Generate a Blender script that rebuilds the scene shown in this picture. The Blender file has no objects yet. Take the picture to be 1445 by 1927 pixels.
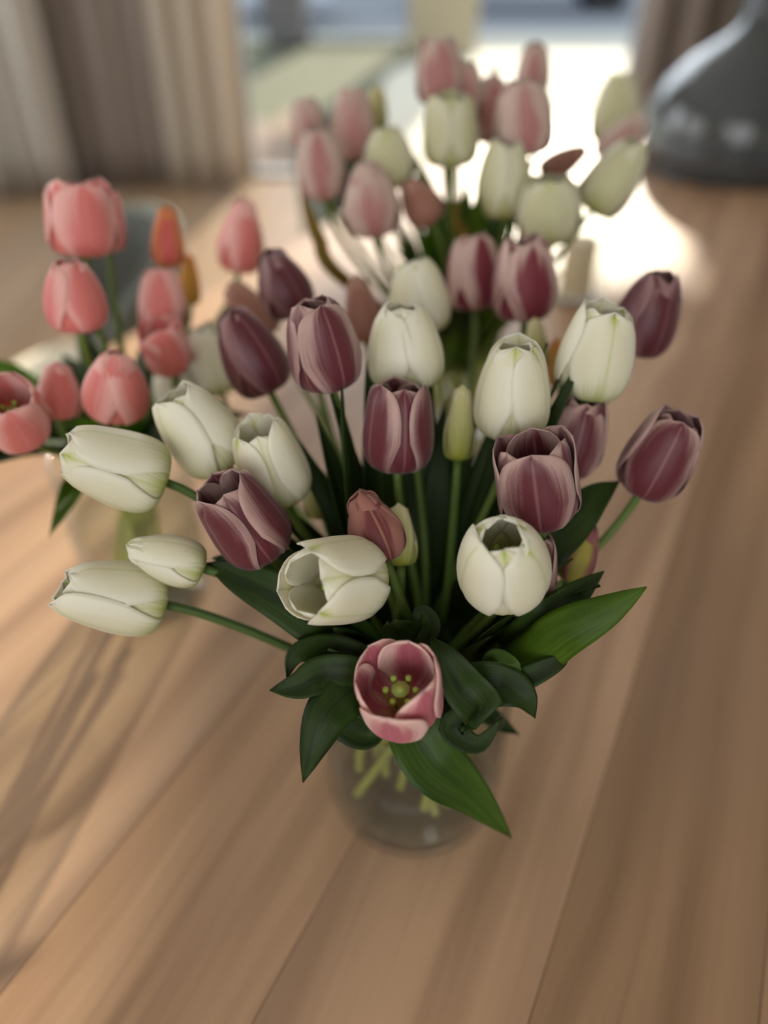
import bpy, math, random
from mathutils import Vector, Matrix
R = math.radians
SC = bpy.context.scene
COL = SC.collection
random.seed(7)

# ------------------------------------------------------------------ camera
TABLE_Z = 0.75
CAM_H = 0.62
PITCH = 38.0
CAM = Vector((0, 0, TABLE_Z + CAM_H))
W_, H_, F_ = 1445.0, 1927.0, 1447.0
cd = bpy.data.cameras.new('camera')
cam = bpy.data.objects.new('camera', cd)
COL.objects.link(cam)
cam.location = CAM
cam.rotation_euler = (R(90 - PITCH), 0, 0)
cd.sensor_fit = 'HORIZONTAL'
cd.sensor_width = 36.0
cd.lens = 36.0 * F_ / W_
cd.clip_start = 0.02
cd.clip_end = 200
cd.dof.use_dof = True
cd.dof.focus_distance = 0.468
cd.dof.aperture_fstop = 2.2
SC.camera = cam

# ------------------------------------------------------------------ world, sun, fill lamps, door daylight, exposure
world = bpy.data.worlds.new('sky')
SC.world = world
world.use_nodes = True
bg = world.node_tree.nodes['Background']
bg.inputs['Color'].default_value = (0.80, 0.89, 1.0, 1)
bg.inputs['Strength'].default_value = 1.15

SUN_AZ, SUN_EL = 12.0, 25.0
sd = bpy.data.lights.new('sun', 'SUN')
sd.energy = 7.5
sd.angle = R(1.2)
sd.color = (1.0, 0.87, 0.70)
sun = bpy.data.objects.new('sun', sd)
COL.objects.link(sun)
_d = Vector((-math.sin(R(SUN_AZ)) * math.cos(R(SUN_EL)), -math.cos(R(SUN_AZ)) * math.cos(R(SUN_EL)), -math.sin(R(SUN_EL))))
sun.rotation_euler = _d.to_track_quat('-Z', 'Y').to_euler()


def area(name, loc, target, sx, sy, energy, color):
    l = bpy.data.lights.new(name, 'AREA')
    l.shape = 'RECTANGLE'
    l.size, l.size_y = sx, sy
    l.energy = energy
    l.color = color
    o = bpy.data.objects.new(name, l)
    COL.objects.link(o)
    o.location = loc
    o.rotation_euler = (Vector(target) - Vector(loc)).to_track_quat('-Z', 'Y').to_euler()
    return o


# fill lamps added behind the camera and at left; daylight through the glazed doors
area('fill_rear', (-0.3, -2.15, 1.9), (0, 1, 0.9), 3.0, 1.7, 37, (1.0, 0.96, 0.90))
area('fill_left', (-3.1, 1.0, 1.8), (0, 0.9, 0.9), 2.2, 1.6, 23, (1.0, 0.95, 0.88))
area('fill_left_far', (-3.15, 3.4, 1.8), (0.3, 3.6, 0.9), 1.3, 1.6, 32, (0.97, 0.98, 1.0))  # added to brighten the curtains
area('daylight_glazed_doors', (0.3, 5.15, 2.3), (0.1, 0.6, 0.8), 2.2, 1.8, 42, (0.93, 0.97, 1.0))

SC.view_settings.view_transform = 'Standard'
SC.view_settings.look = 'None'
SC.view_settings.exposure = 0.2
SC.view_settings.gamma = 1.0
SC.view_settings.use_curve_mapping = False
SC.cycles.max_bounces = 8
SC.cycles.transparent_max_bounces = 12
SC.cycles.transmission_bounces = 6
SC.cycles.caustics_reflective = False
SC.cycles.caustics_refractive = False
SC.cycles.sample_clamp_indirect = 4.0
SC.cycles.use_denoising = True

# ------------------------------------------------------------------ helpers
CP, SP = math.cos(R(PITCH)), math.sin(R(PITCH))
RIGHT, UP, FWD = Vector((1, 0, 0)), Vector((0, SP, CP)), Vector((0, CP, -SP))


def P(px, py, depth):
    """point of the room that the photograph shows at a pixel, at a depth in metres along the view axis"""
    return CAM + FWD * depth + RIGHT * ((px - W_ / 2) / F_ * depth) + UP * (-(py - H_ / 2) / F_ * depth)


def link(name, mesh, mat=None, parent=None, smooth=True):
    if mat is not None:
        mesh.materials.append(mat)
    if smooth:
        mesh.polygons.foreach_set('use_smooth', [True] * len(mesh.polygons))
    o = bpy.data.objects.new(name, mesh)
    COL.objects.link(o)
    if parent is not None:
        o.parent = parent
    return o


def raw(name, verts, faces, mat=None, parent=None, smooth=True, uvs=None):
    me = bpy.data.meshes.new(name)
    if parent is not None and parent.type == 'EMPTY':
        inv = MATS[parent.name]
        verts = [inv @ Vector(v) for v in verts]
    me.from_pydata([tuple(v) for v in verts], [], faces)
    if uvs is not None:
        ul = me.uv_layers.new(name='uv')
        vi = [0] * len(me.loops)
        me.loops.foreach_get('vertex_index', vi)
        flat = []
        for i in vi:
            flat.extend(uvs[i])
        ul.data.foreach_set('uv', flat)
    me.update()
    return link(name, me, mat, parent, smooth)


MATS = {}


def thing(name, loc, label, cat, group=None, rotz=0.0, kind=None):
    o = bpy.data.objects.new(name, None)
    COL.objects.link(o)
    o.empty_display_size = 0.05
    o.location = loc
    o.rotation_euler = (0, 0, rotz)
    MATS[o.name] = (Matrix.Translation(Vector(loc)) @ Matrix.Rotation(rotz, 4, 'Z')).inverted()
    if label:
        o['label'] = label
    if cat:
        o['category'] = cat
    if group:
        o['group'] = group
    if kind:
        o['kind'] = kind
    return o


def box_data(x0, x1, y0, y1, z0, z1, b=0.0):
    if b <= 0:
        v = [(x, y, z) for z in (z0, z1) for y in (y0, y1) for x in (x0, x1)]
        f = [(0, 2, 3, 1), (4, 5, 7, 6), (0, 1, 5, 4), (2, 6, 7, 3), (0, 4, 6, 2), (1, 3, 7, 5)]
        return v, f
    v = []
    rings = [(z0, b), (z0 + b, 0), (z1 - b, 0), (z1, b)]
    for z, i in rings:
        c = b
        pts = [(x0 + i + c, y0 + i), (x1 - i - c, y0 + i), (x1 - i, y0 + i + c), (x1 - i, y1 - i - c),
               (x1 - i - c, y1 - i), (x0 + i + c, y1 - i), (x0 + i, y1 - i - c), (x0 + i, y0 + i + c)]
        v += [(p[0], p[1], z) for p in pts]
    f = [tuple(reversed(range(8))), tuple(range(24, 32))]
    for r in range(3):
        for k in range(8):
            a, c2 = r * 8 + k, r * 8 + (k + 1) % 8
            f.append((a, c2, c2 + 8, a + 8))
    return v, f


def box(name, b6, mat, parent=None, bev=0.0, local=True):
    v, f = box_data(*b6, b=bev)
    me = bpy.data.meshes.new(name)
    me.from_pydata(v, [], f)
    me.update()
    return link(name, me, mat, parent, smooth=False)


def lathe(name, prof, mat, parent=None, seg=40, loc=(0, 0, 0), squash=1.0):
    v, f = [], []
    n = len(prof)
    for k in range(seg):
        a = 2 * math.pi * k / seg
        for r, z in prof:
            v.append((loc[0] + r * math.cos(a), loc[1] + r * math.sin(a) * squash, loc[2] + z))
    for k in range(seg):
        k2 = (k + 1) % seg
        for i in range(n - 1):
            f.append((k * n + i, k2 * n + i, k2 * n + i + 1, k * n + i + 1))
    me = bpy.data.meshes.new(name)
    me.from_pydata(v, [], f)
    import bmesh
    bm = bmesh.new()
    bm.from_mesh(me)
    bmesh.ops.remove_doubles(bm, verts=bm.verts, dist=1e-6)
    bmesh.ops.recalc_face_normals(bm, faces=bm.faces)
    bm.to_mesh(me)
    bm.free()
    return link(name, me, mat, parent)


def cat_rom(pts, n):
    """smooth curve through the points, n samples"""
    pts = [Vector(p) for p in pts]
    ext = [pts[0] * 2 - pts[1]] + pts + [pts[-1] * 2 - pts[-2]]
    out = []
    m = len(pts) - 1
    for i in range(n):
        t = i / (n - 1) * m
        k = min(int(t), m - 1)
        t -= k
        p0, p1, p2, p3 = ext[k:k + 4]
        out.append(0.5 * ((2 * p1) + (p2 - p0) * t + (2 * p0 - 5 * p1 + 4 * p2 - p3) * t * t + (3 * p1 - p0 - 3 * p2 + p3) * t ** 3))
    return out


def tube_data(path, rad, seg=8):
    v, f = [], []
    n = len(path)
    ref = Vector((0.31, 0.52, 0.1)).normalized()
    for i, p in enumerate(path):
        t = (path[min(i + 1, n - 1)] - path[max(i - 1, 0)]).normalized()
        s = t.cross(ref)
        if s.length < 1e-3:
            s = t.orthogonal()
        s.normalize()
        u = t.cross(s).normalized()
        ref = -s.cross(t) if False else ref
        r = rad(i / (n - 1)) if callable(rad) else rad
        for k in range(seg):
            a = 2 * math.pi * k / seg
            v.append(p + s * (r * math.cos(a)) + u * (r * math.sin(a)))
    for i in range(n - 1):
        for k in range(seg):
            k2 = (k + 1) % seg
            f.append((i * seg + k, i * seg + k2, (i + 1) * seg + k2, (i + 1) * seg + k))
    f.append(tuple(reversed(range(seg))))
    f.append(tuple(range((n - 1) * seg, n * seg)))
    return v, f


def interp(xs, ys, x):
    if x <= xs[0]:
        return ys[0]
    for i in range(len(xs) - 1):
        if x <= xs[i + 1]:
            t = (x - xs[i]) / (xs[i + 1] - xs[i])
            y0, y1 = ys[i], ys[i + 1]
            m0 = (ys[i + 1] - ys[i - 1]) / (xs[i + 1] - xs[i - 1]) * (xs[i + 1] - xs[i]) if i > 0 else (y1 - y0) * 1.2
            m1 = (ys[i + 2] - ys[i]) / (xs[i + 2] - xs[i]) * (xs[i + 1] - xs[i]) if i + 2 < len(xs) else (y1 - y0) * 1.0
            return (2 * t ** 3 - 3 * t * t + 1) * y0 + (t ** 3 - 2 * t * t + t) * m0 + (-2 * t ** 3 + 3 * t * t) * y1 + (t ** 3 - t * t) * m1
    return ys[-1]


# ------------------------------------------------------------------ materials
def lin(c):
    return tuple((x / 12.92 if x <= 0.04045 else ((x + 0.055) / 1.055) ** 2.4) for x in c) + (1.0,)


class NT:
    def __init__(self, name):
        self.m = bpy.data.materials.new(name)
        self.m.use_nodes = True
        self.t = self.m.node_tree
        self.t.nodes.clear()
        self.out = self.n('ShaderNodeOutputMaterial')

    def n(self, kind, **kw):
        nd = self.t.nodes.new(kind)
        for k, v in kw.items():
            setattr(nd, k, v)
        return nd

    def l(self, a, b):
        self.t.links.new(a, b)

    def math(self, op, a, b=None, c=None, clamp=False):
        nd = self.n('ShaderNodeMath', operation=op)
        nd.use_clamp = clamp
        for i, x in enumerate((a, b, c)):
            if x is None:
                continue
            if hasattr(x, 'is_output'):
                self.l(x, nd.inputs[i])
            else:
                nd.inputs[i].default_value = x
        return nd.outputs[0]

    def smooth(self, x, a, b):
        nd = self.n('ShaderNodeMapRange', interpolation_type='SMOOTHSTEP')
        self.l(x, nd.inputs[0])
        nd.inputs[1].default_value = a
        nd.inputs[2].default_value = b
        return nd.outputs[0]

    def mix(self, fac, a, b):
        nd = self.n('ShaderNodeMix', data_type='RGBA')
        for s, x in ((nd.inputs[0], fac), (nd.inputs[6], a), (nd.inputs[7], b)):
            if hasattr(x, 'is_output'):
                self.l(x, s)
            else:
                s.default_value = x
        return nd.outputs[2]

    def noise(self, vec, scale, detail=3, rough=0.5):
        nd = self.n('ShaderNodeTexNoise')
        if vec is not None:
            self.l(vec, nd.inputs['Vector'])
        nd.inputs['Scale'].default_value = scale
        nd.inputs['Detail'].default_value = detail
        nd.inputs['Roughness'].default_value = rough
        return nd.outputs['Fac']

    def scale(self, vec, s):
        nd = self.n('ShaderNodeMapping')
        self.l(vec, nd.inputs['Vector'])
        nd.inputs['Scale'].default_value = s
        return nd.outputs[0]

    def bump(self, h, strength, dist):
        nd = self.n('ShaderNodeBump')
        self.l(h, nd.inputs['Height'])
        nd.inputs['Strength'].default_value = strength
        nd.inputs['Distance'].default_value = dist
        return nd.outputs[0]

    def prin(self, color, rough, spec=0.5, normal=None, metallic=0.0, coat=0.0, **extra):
        p = self.n('ShaderNodeBsdfPrincipled')
        if hasattr(color, 'is_output'):
            self.l(color, p.inputs['Base Color'])
        else:
            p.inputs['Base Color'].default_value = color
        if hasattr(rough, 'is_output'):
            self.l(rough, p.inputs['Roughness'])
        else:
            p.inputs['Roughness'].default_value = rough
        p.inputs['Specular IOR Level'].default_value = spec
        p.inputs['Metallic'].default_value = metallic
        p.inputs['Coat Weight'].default_value = coat
        for k, v in extra.items():
            p.inputs[k.replace('_', ' ')].default_value = v
        if normal is not None:
            self.l(normal, p.inputs['Normal'])
        return p

    def done(self, shader):
        self.l(shader if hasattr(shader, 'is_output') else shader.outputs[0], self.out.inputs[0])
        return self.m

    def add_translucent(self, p, color, fac):
        tr = self.n('ShaderNodeBsdfTranslucent')
        if hasattr(color, 'is_output'):
            self.l(color, tr.inputs[0])
        else:
            tr.inputs[0].default_value = color
        mx = self.n('ShaderNodeMixShader')
        mx.inputs[0].default_value = fac
        self.l(p.outputs[0], mx.inputs[1])
        self.l(tr.outputs[0], mx.inputs[2])
        return mx.outputs[0]


def plain(name, rgb, rough=0.6, spec=0.4, metallic=0.0, var=0.12, scale=8.0, bump=0.0):
    t = NT(name)
    tc = t.n('ShaderNodeTexCoord').outputs['Object']
    nz = t.noise(tc, scale, 4)
    c = lin(rgb)
    d = tuple(x * (1 - var) for x in c[:3]) + (1,)
    e = tuple(min(1, x * (1 + var)) for x in c[:3]) + (1,)
    nm = t.bump(t.noise(tc, scale * 12, 3), bump, 0.002) if bump else None
    return t.done(t.prin(t.mix(nz, d, e), rough, spec, nm, metallic))


def petal_mat(name, centre, edge, base=None, tip=None, base_to=0.3, edge0=0.35, edge1=1.0, streak=0.5, trans=0.3,
              rib=None, tip_amt=0.0, rough=0.5, coverage=0.0):
    """UV: x across (0..1, rib at 0.5), y from the base (0) to the tip (1)"""
    t = NT(name)
    uv = t.n('ShaderNodeUVMap').outputs[0]
    sep = t.n('ShaderNodeSeparateXYZ')
    t.l(uv, sep.inputs[0])
    x, y = sep.outputs[0], sep.outputs[1]
    rnd = t.n('ShaderNodeObjectInfo').outputs['Random']
    across = t.math('ABSOLUTE', t.math('MULTIPLY', t.math('SUBTRACT', x, 0.5), 2.0))
    comb = t.n('ShaderNodeCombineXYZ')
    t.l(x, comb.inputs[0])
    t.l(y, comb.inputs[1])
    t.l(t.math('MULTIPLY', rnd, 37.0), comb.inputs[2])
    v3 = comb.outputs[0]
    fine = t.noise(t.scale(v3, (26, 1.5, 1)), 1.0, 4, 0.6)
    broad = t.noise(t.scale(v3, (3.0, 1.3, 1)), 1.0, 2, 0.5)
    grain = t.noise(t.scale(v3, (90, 70, 1)), 1.0, 2, 0.5)
    s = t.math('MULTIPLY', t.math('SUBTRACT', fine, 0.5), streak)
    s2 = t.math('MULTIPLY', t.math('SUBTRACT', broad, 0.5), streak * 1.6)
    tipness = t.math('MULTIPLY', t.math('POWER', y, 4.0), 0.55)
    e = t.math('ADD', t.math('ADD', across, tipness), t.math('ADD', s, s2))
    e = t.math('ADD', e, t.math('MULTIPLY', t.math('SUBTRACT', rnd, 0.5), -0.30 - coverage))
    e = t.math('ADD', e, t.math('MULTIPLY', t.math('SUBTRACT', grain, 0.5), 0.22))
    f = t.smooth(e, edge0, edge1)
    col = t.mix(f, lin(centre), lin(edge))
    if rib is not None:
        rf = t.math('MULTIPLY', t.math('SUBTRACT', 1.0, t.smooth(across, 0.0, 0.07)), 0.55)
        col = t.mix(rf, col, lin(rib))
    if base is not None:
        bf = t.math('ADD', y, t.math('MULTIPLY', t.math('SUBTRACT', fine, 0.5), 0.45))
        bf = t.math('ADD', bf, t.math('MULTIPLY', across, 0.10))
        bf = t.math('SUBTRACT', 1.0, t.smooth(bf, 0.02, base_to))
        col = t.mix(bf, col, lin(base))
    if tip is not None and tip_amt > 0:
        tf = t.math('ADD', y, t.math('MULTIPLY', t.math('SUBTRACT', fine, 0.5), 0.25))
        tf = t.math('SUBTRACT', tf, t.math('MULTIPLY', across, 0.35))
        tf = t.math('MULTIPLY', t.smooth(tf, 0.80, 0.98), tip_amt)
        tf = t.math('MULTIPLY', tf, t.smooth(rnd, 0.25, 0.75))
        col = t.mix(tf, col, lin(tip))
    nm = t.bump(t.math('ADD', fine, t.math('MULTIPLY', grain, 0.25)), 0.28, 0.0012)
    p = t.prin(col, rough, 0.35, nm, Sheen_Weight=0.15)
    return t.done(t.add_translucent(p, col, trans))


M = {}
M['purple'] = petal_mat('plum_petal', (0.39, 0.16, 0.195), (0.74, 0.61, 0.58), base=(0.44, 0.22, 0.25), base_to=0.16, edge0=0.45, edge1=1.12,
                        streak=0.6, trans=0.16, rib=(0.60, 0.42, 0.42), rough=0.42)
M['dark'] = petal_mat('dark_plum_petal', (0.35, 0.14, 0.175), (0.60, 0.46, 0.46), base=(0.42, 0.2, 0.24), base_to=0.14, edge0=0.55, edge1=1.3,
                      streak=0.5, trans=0.16, rib=(0.55, 0.38, 0.39), rough=0.38)
M['rose'] = petal_mat('rose_petal', (0.78, 0.42, 0.48), (0.96, 0.82, 0.78), base=(0.75, 0.6, 0.4), base_to=0.15, edge0=0.35, edge1=1.15,
                      streak=0.7, trans=0.28, rib=(0.8, 0.5, 0.55), rough=0.45)
M['stripe'] = petal_mat('striped_plum_petal', (0.50, 0.19, 0.24), (0.82, 0.70, 0.66), edge0=0.30, edge1=0.75,
                        streak=0.9, trans=0.25, rib=(0.45, 0.15, 0.2))
M['white'] = petal_mat('white_petal', (0.945, 0.93, 0.83), (0.965, 0.955, 0.89), base=(0.68, 0.73, 0.26), tip=(0.74, 0.80, 0.28),
                       base_to=0.46, streak=0.5, trans=0.36, rib=(0.82, 0.85, 0.58), tip_amt=0.9, rough=0.40)
M['cream_green'] = petal_mat('shaded_white_petal', (0.80, 0.79, 0.63), (0.86, 0.85, 0.74), base=(0.60, 0.62, 0.22), tip=(0.74, 0.80, 0.28),  # white petals of the back bouquet, backlit shade put into their colour
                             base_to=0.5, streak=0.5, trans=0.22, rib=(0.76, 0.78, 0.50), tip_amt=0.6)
M['russet'] = petal_mat('russet_plum_petal', (0.45, 0.21, 0.22), (0.64, 0.43, 0.38), base=(0.45, 0.2, 0.2), base_to=0.1, edge0=0.3, edge1=0.9,
                        streak=1.1, trans=0.18, rib=(0.72, 0.58, 0.42), tip=(0.55, 0.55, 0.22), tip_amt=0.8)
M['coral'] = petal_mat('coral_petal', (0.90, 0.52, 0.49), (0.97, 0.76, 0.73), base=(0.88, 0.62, 0.42), base_to=0.18, edge0=0.3, edge1=1.0,
                       streak=0.6, trans=0.28, rib=(0.93, 0.6, 0.58))
M['orange'] = petal_mat('orange_petal', (0.86, 0.42, 0.38), (0.93, 0.62, 0.38), base=(0.72, 0.62, 0.25), base_to=0.25, edge0=0.4, edge1=1.1,
                        streak=0.6, trans=0.35, tip=(0.93, 0.66, 0.2), tip_amt=0.9)
M['yellow'] = petal_mat('yellow_bud_petal', (0.86, 0.66, 0.26), (0.88, 0.62, 0.32), base=(0.62, 0.62, 0.2), base_to=0.35, trans=0.35)
M['blush'] = petal_mat('blush_petal', (0.70, 0.47, 0.45), (0.80, 0.70, 0.65), base=(0.62, 0.52, 0.38), base_to=0.22, edge0=0.08, edge1=0.75,
                       streak=0.9, trans=0.22)
M['dusky'] = petal_mat('dusky_petal', (0.66, 0.46, 0.39), (0.74, 0.57, 0.49), base=(0.6, 0.5, 0.3), base_to=0.22, trans=0.3)
M['greenbud'] = petal_mat('green_white_bud_petal', (0.80, 0.78, 0.56), (0.85, 0.83, 0.66), base=(0.60, 0.62, 0.16), base_to=0.95,
                          streak=0.5, trans=0.3)
M['plumbud'] = petal_mat('green_plum_bud_petal', (0.66, 0.62, 0.26), (0.56, 0.33, 0.34), base=(0.66, 0.64, 0.25), base_to=0.3,
                         edge0=0.25, edge1=0.7, streak=0.4, trans=0.25)


def green_mat(name, a, b, trans, rough=0.45, tcol=None, foot=None):
    t = NT(name)
    uv = t.n('ShaderNodeUVMap').outputs[0]
    rnd = t.n('ShaderNodeObjectInfo').outputs['Random']
    comb = t.n('ShaderNodeCombineXYZ')
    t.l(t.math('MULTIPLY', rnd, 19.0), comb.inputs[2])
    add = t.n('ShaderNodeVectorMath', operation='ADD')
    t.l(uv, add.inputs[0])
    t.l(comb.outputs[0], add.inputs[1])
    vein = t.noise(t.scale(add.outputs[0], (40, 1.2, 1)), 1.0, 3, 0.5)
    blot = t.noise(t.scale(add.outputs[0], (3, 2.5, 1)), 1.0, 3, 0.5)
    f = t.math('ADD', t.math('MULTIPLY', vein, 0.4), t.math('MULTIPLY', blot, 0.6))
    f = t.smooth(f, 0.3, 0.7)
    col = t.mix(f, lin(a), lin(b))
    if foot is not None:
        sp = t.n('ShaderNodeSeparateXYZ')
        t.l(uv, sp.inputs[0])
        col = t.mix(t.smooth(sp.outputs[1], 0.55, 0.80), col, lin(foot))
    nm = t.bump(vein, 0.35, 0.001)
    p = t.prin(col, rough, 0.28, nm)
    return t.done(t.add_translucent(p, lin(tcol or b), trans))


M['leaf'] = green_mat('tulip_leaf', (0.085, 0.14, 0.035), (0.18, 0.27, 0.065), 0.22, 0.5, (0.36, 0.50, 0.08))
M['leaf_bright'] = green_mat('bright_tulip_leaf', (0.22, 0.33, 0.08), (0.36, 0.47, 0.14), 0.4, 0.42, (0.55, 0.72, 0.12))
M['leaf_mid'] = green_mat('mid_green_tulip_leaf', (0.17, 0.26, 0.08), (0.30, 0.41, 0.15), 0.3, 0.42, (0.45, 0.6, 0.1))
M['leaf_ochre'] = green_mat('ochre_leaf', (0.42, 0.36, 0.12), (0.60, 0.50, 0.2), 0.4, 0.5)
M['stem'] = green_mat('tulip_stem', (0.30, 0.40, 0.17), (0.44, 0.52, 0.24), 0.12, 0.45, foot=(0.70, 0.72, 0.36))
M['stem_dark'] = green_mat('dark_tulip_stem', (0.22, 0.31, 0.14), (0.33, 0.42, 0.19), 0.08, 0.45, foot=(0.70, 0.72, 0.36))
M['stamen'] = plain('green_stamen', (0.62, 0.72, 0.30), 0.6)
M['pistil'] = plain('pale_green_pistil', (0.70, 0.80, 0.42), 0.5)


def glass_mat(name, tint, gloss_boost=0.04, haze=0.0, haze_col=(0.6, 0.6, 0.58), rough=0.02):
    """clear wall glass: lets light straight through and reflects by Fresnel"""
    t = NT(name)
    tr = t.n('ShaderNodeBsdfTransparent')
    tr.inputs[0].default_value = tint + (1,)
    gl = t.n('ShaderNodeBsdfGlossy')
    gl.inputs['Roughness'].default_value = rough
    fr = t.n('ShaderNodeLayerWeight')
    fr.inputs[0].default_value = 0.5
    f = t.math('ADD', t.math('MULTIPLY', t.math('POWER', fr.outputs['Facing'], 4.0), 0.7), gloss_boost, clamp=True)
    mx = t.n('ShaderNodeMixShader')
    t.l(f, mx.inputs[0])
    t.l(tr.outputs[0], mx.inputs[1])
    t.l(gl.outputs[0], mx.inputs[2])
    res = mx.outputs[0]
    if haze > 0:
        df = t.n('ShaderNodeBsdfDiffuse')
        df.inputs[0].default_value = lin(haze_col)
        m2 = t.n('ShaderNodeMixShader')
        m2.inputs[0].default_value = haze
        t.l(res, m2.inputs[1])
        t.l(df.outputs[0], m2.inputs[2])
        res = m2.outputs[0]
    return t.done(res)


M['vase'] = glass_mat('vase_glass', (0.97, 0.98, 0.97), 0.03, 0.02, (0.70, 0.72, 0.70), 0.08)
M['water'] = glass_mat('vase_water', (0.90, 0.91, 0.86), 0.01, 0.035, (0.62, 0.62, 0.55), 0.05)
M['pane'] = glass_mat('window_pane_glass', (0.97, 0.98, 0.98), 0.0)


def wood_mat(name, a, b, c, rough0=0.34, rough1=0.5, hue=0.0):
    t = NT(name)
    tc = t.n('ShaderNodeTexCoord').outputs['Object']
    rnd = t.n('ShaderNodeObjectInfo').outputs['Random']
    comb = t.n('ShaderNodeCombineXYZ')
    t.l(t.math('MULTIPLY', rnd, 23.0), comb.inputs[2])
    t.l(t.math('MULTIPLY', rnd, 51.0), comb.inputs[0])
    add = t.n('ShaderNodeVectorMath', operation='ADD')
    t.l(tc, add.inputs[0])
    t.l(comb.outputs[0], add.inputs[1])
    v = add.outputs[0]
    warp = t.noise(t.scale(v, (1.4, 5, 3)), 1.0, 2)
    wv = t.n('ShaderNodeVectorMath', operation='SCALE')
    cx = t.n('ShaderNodeCombineXYZ')
    t.l(warp, cx.inputs[1])
    t.l(cx.outputs[0], wv.inputs[0])
    wv.inputs['Scale'].default_value = 0.09
    ad2 = t.n('ShaderNodeVectorMath', operation='ADD')
    t.l(v, ad2.inputs[0])
    t.l(wv.outputs[0], ad2.inputs[1])
    g1 = t.noise(t.scale(ad2.outputs[0], (0.9, 22, 4)), 1.0, 4, 0.55)
    g2 = t.noise(t.scale(ad2.outputs[0], (4, 190, 9)), 1.0, 3, 0.6)
    g3 = t.noise(t.scale(v, (1.3, 4.5, 1)), 1.0, 2, 0.5)
    col = t.mix(t.smooth(g1, 0.32, 0.68), lin(a), lin(b))
    col = t.mix(t.math('MULTIPLY', t.smooth(g3, 0.42, 0.75), 0.5), col, lin(c))
    col = t.mix(t.math('MULTIPLY', t.smooth(g2, 0.55, 0.8), 0.25), col, lin(tuple(x * 0.55 for x in a)))
    hsv = t.n('ShaderNodeHueSaturation')
    t.l(col, hsv.inputs['Color'])
    t.l(t.math('ADD', 0.95, t.math('MULTIPLY', rnd, 0.10)), hsv.inputs['Value'])
    t.l(t.math('ADD', 0.92, t.math('MULTIPLY', rnd, 0.2)), hsv.inputs['Saturation'])
    mt = t.n('ShaderNodeMix', data_type='RGBA', blend_type='MULTIPLY')
    mt.inputs[0].default_value = 1.0
    t.l(hsv.outputs[0], mt.inputs[6])
    t.l(t.n('ShaderNodeObjectInfo').outputs['Color'], mt.inputs[7])
    kn = t.n('ShaderNodeTexVoronoi')
    t.l(t.scale(v, (1.6, 6, 1)), kn.inputs['Vector'])
    kn.inputs['Scale'].default_value = 1.3
    kf = t.math('MULTIPLY', t.math('SUBTRACT', 1.0, t.smooth(kn.outputs['Distance'], 0.03, 0.10)), 0.55)
    col2 = t.mix(kf, mt.outputs[2], lin(tuple(x * 0.5 for x in a)))
    nm = t.bump(g2, 0.12, 0.0015)
    rr = t.math('ADD', rough0, t.math('MULTIPLY', g1, rough1 - rough0))
    return t.done(t.prin(col2, rr, 0.26, nm))


M['oak'] = wood_mat('oak_table_wood', (0.565, 0.45, 0.35), (0.69, 0.565, 0.45), (0.51, 0.42, 0.355), 0.40, 0.50)
M['floor'] = wood_mat('oak_floor_wood', (0.56, 0.47, 0.38), (0.64, 0.55, 0.46), (0.52, 0.44, 0.37), 0.30, 0.45)

# ------------------------------------------------------------------ room shell
def struct(name, b6, mat, bev=0.0):
    o = box(name, b6, mat, None, bev)
    o['kind'] = 'structure'
    return o


XL, XR, YB, YF, ZC = -3.3, 2.9, 5.3, -2.35, 3.5
M['wall'] = plain('wall_paint', (0.80, 0.77, 0.72), 0.85, 0.2, var=0.04, scale=3, bump=0.1)
M['ceil'] = plain('ceiling_paint', (0.90, 0.89, 0.87), 0.9, 0.2, var=0.03, scale=3)
M['frame'] = plain('door_frame_paint', (0.72, 0.75, 0.78), 0.45, 0.4, var=0.04)
M['subfloor'] = plain('floor_screed', (0.3, 0.26, 0.22), 0.8)

fl = struct('floor', (XL, XR, YF, YB + 0.15, -0.10, -0.016), M['subfloor'])
# floor boards (parts of the floor), running away from the camera
ANG = R(26.4)
rng = random.Random(3)
bw = 0.22
k = 0
x = XL
plank_meshes = []
for L_ in (1.35, 1.75, 2.15):
    v, f = box_data(0, L_ - 0.004, 0, bw - 0.004, -0.016, 0.0, b=0.002)
    me = bpy.data.meshes.new('plank')
    me.from_pydata(v, [], f)
    me.materials.append(M['floor'])
    plank_meshes.append((L_, me))
while x < XR - bw * 0.5:
    y = YF + rng.uniform(-1.2, 0)
    while y < YB:
        L_, me = rng.choice(plank_meshes)
        if y + L_ > YF + 0.3 and (y + L_ > 0.6):
            o = bpy.data.objects.new('plank', me)
            COL.objects.link(o)
            o.parent = fl
            o.location = (x + bw, max(y, YF), 0)
            o.rotation_euler = (0, 0, R(90))
        y += L_
    x += bw

struct('ceiling', (XL, XR, YF, YB + 0.15, ZC, ZC + 0.12), M['ceil'])
# left wall with openings added for the fill lamps
struct('wall_left', (XL - 0.15, XL, YF, 0.0, 0, ZC), M['wall'])
struct('wall_left', (XL - 0.15, XL, 2.2, 2.8, 0, ZC), M['wall'])
struct('wall_left', (XL - 0.15, XL, 2.8, 4.1, 0, 0.9), M['wall'])
struct('wall_left', (XL - 0.15, XL, 2.8, 4.1, 2.6, ZC), M['wall'])
struct('wall_left', (XL - 0.15, XL, 4.1, YB + 0.15, 0, ZC), M['wall'])
struct('wall_left', (XL - 0.15, XL, 0.0, 2.2, 0, 0.9), M['wall'])
struct('wall_left', (XL - 0.15, XL, 0.0, 2.2, 2.6, ZC), M['wall'])
struct('wall_right', (XR, XR + 0.15, YF, YB + 0.15, 0, ZC), M['wall'])
struct('wall_front', (XL, -1.9, YF - 0.15, YF, 0, ZC), M['wall'])
struct('wall_front', (1.4, XR, YF - 0.15, YF, 0, ZC), M['wall'])
struct('wall_front', (-1.9, 1.4, YF - 0.15, YF, 0, 0.9), M['wall'])
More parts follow.
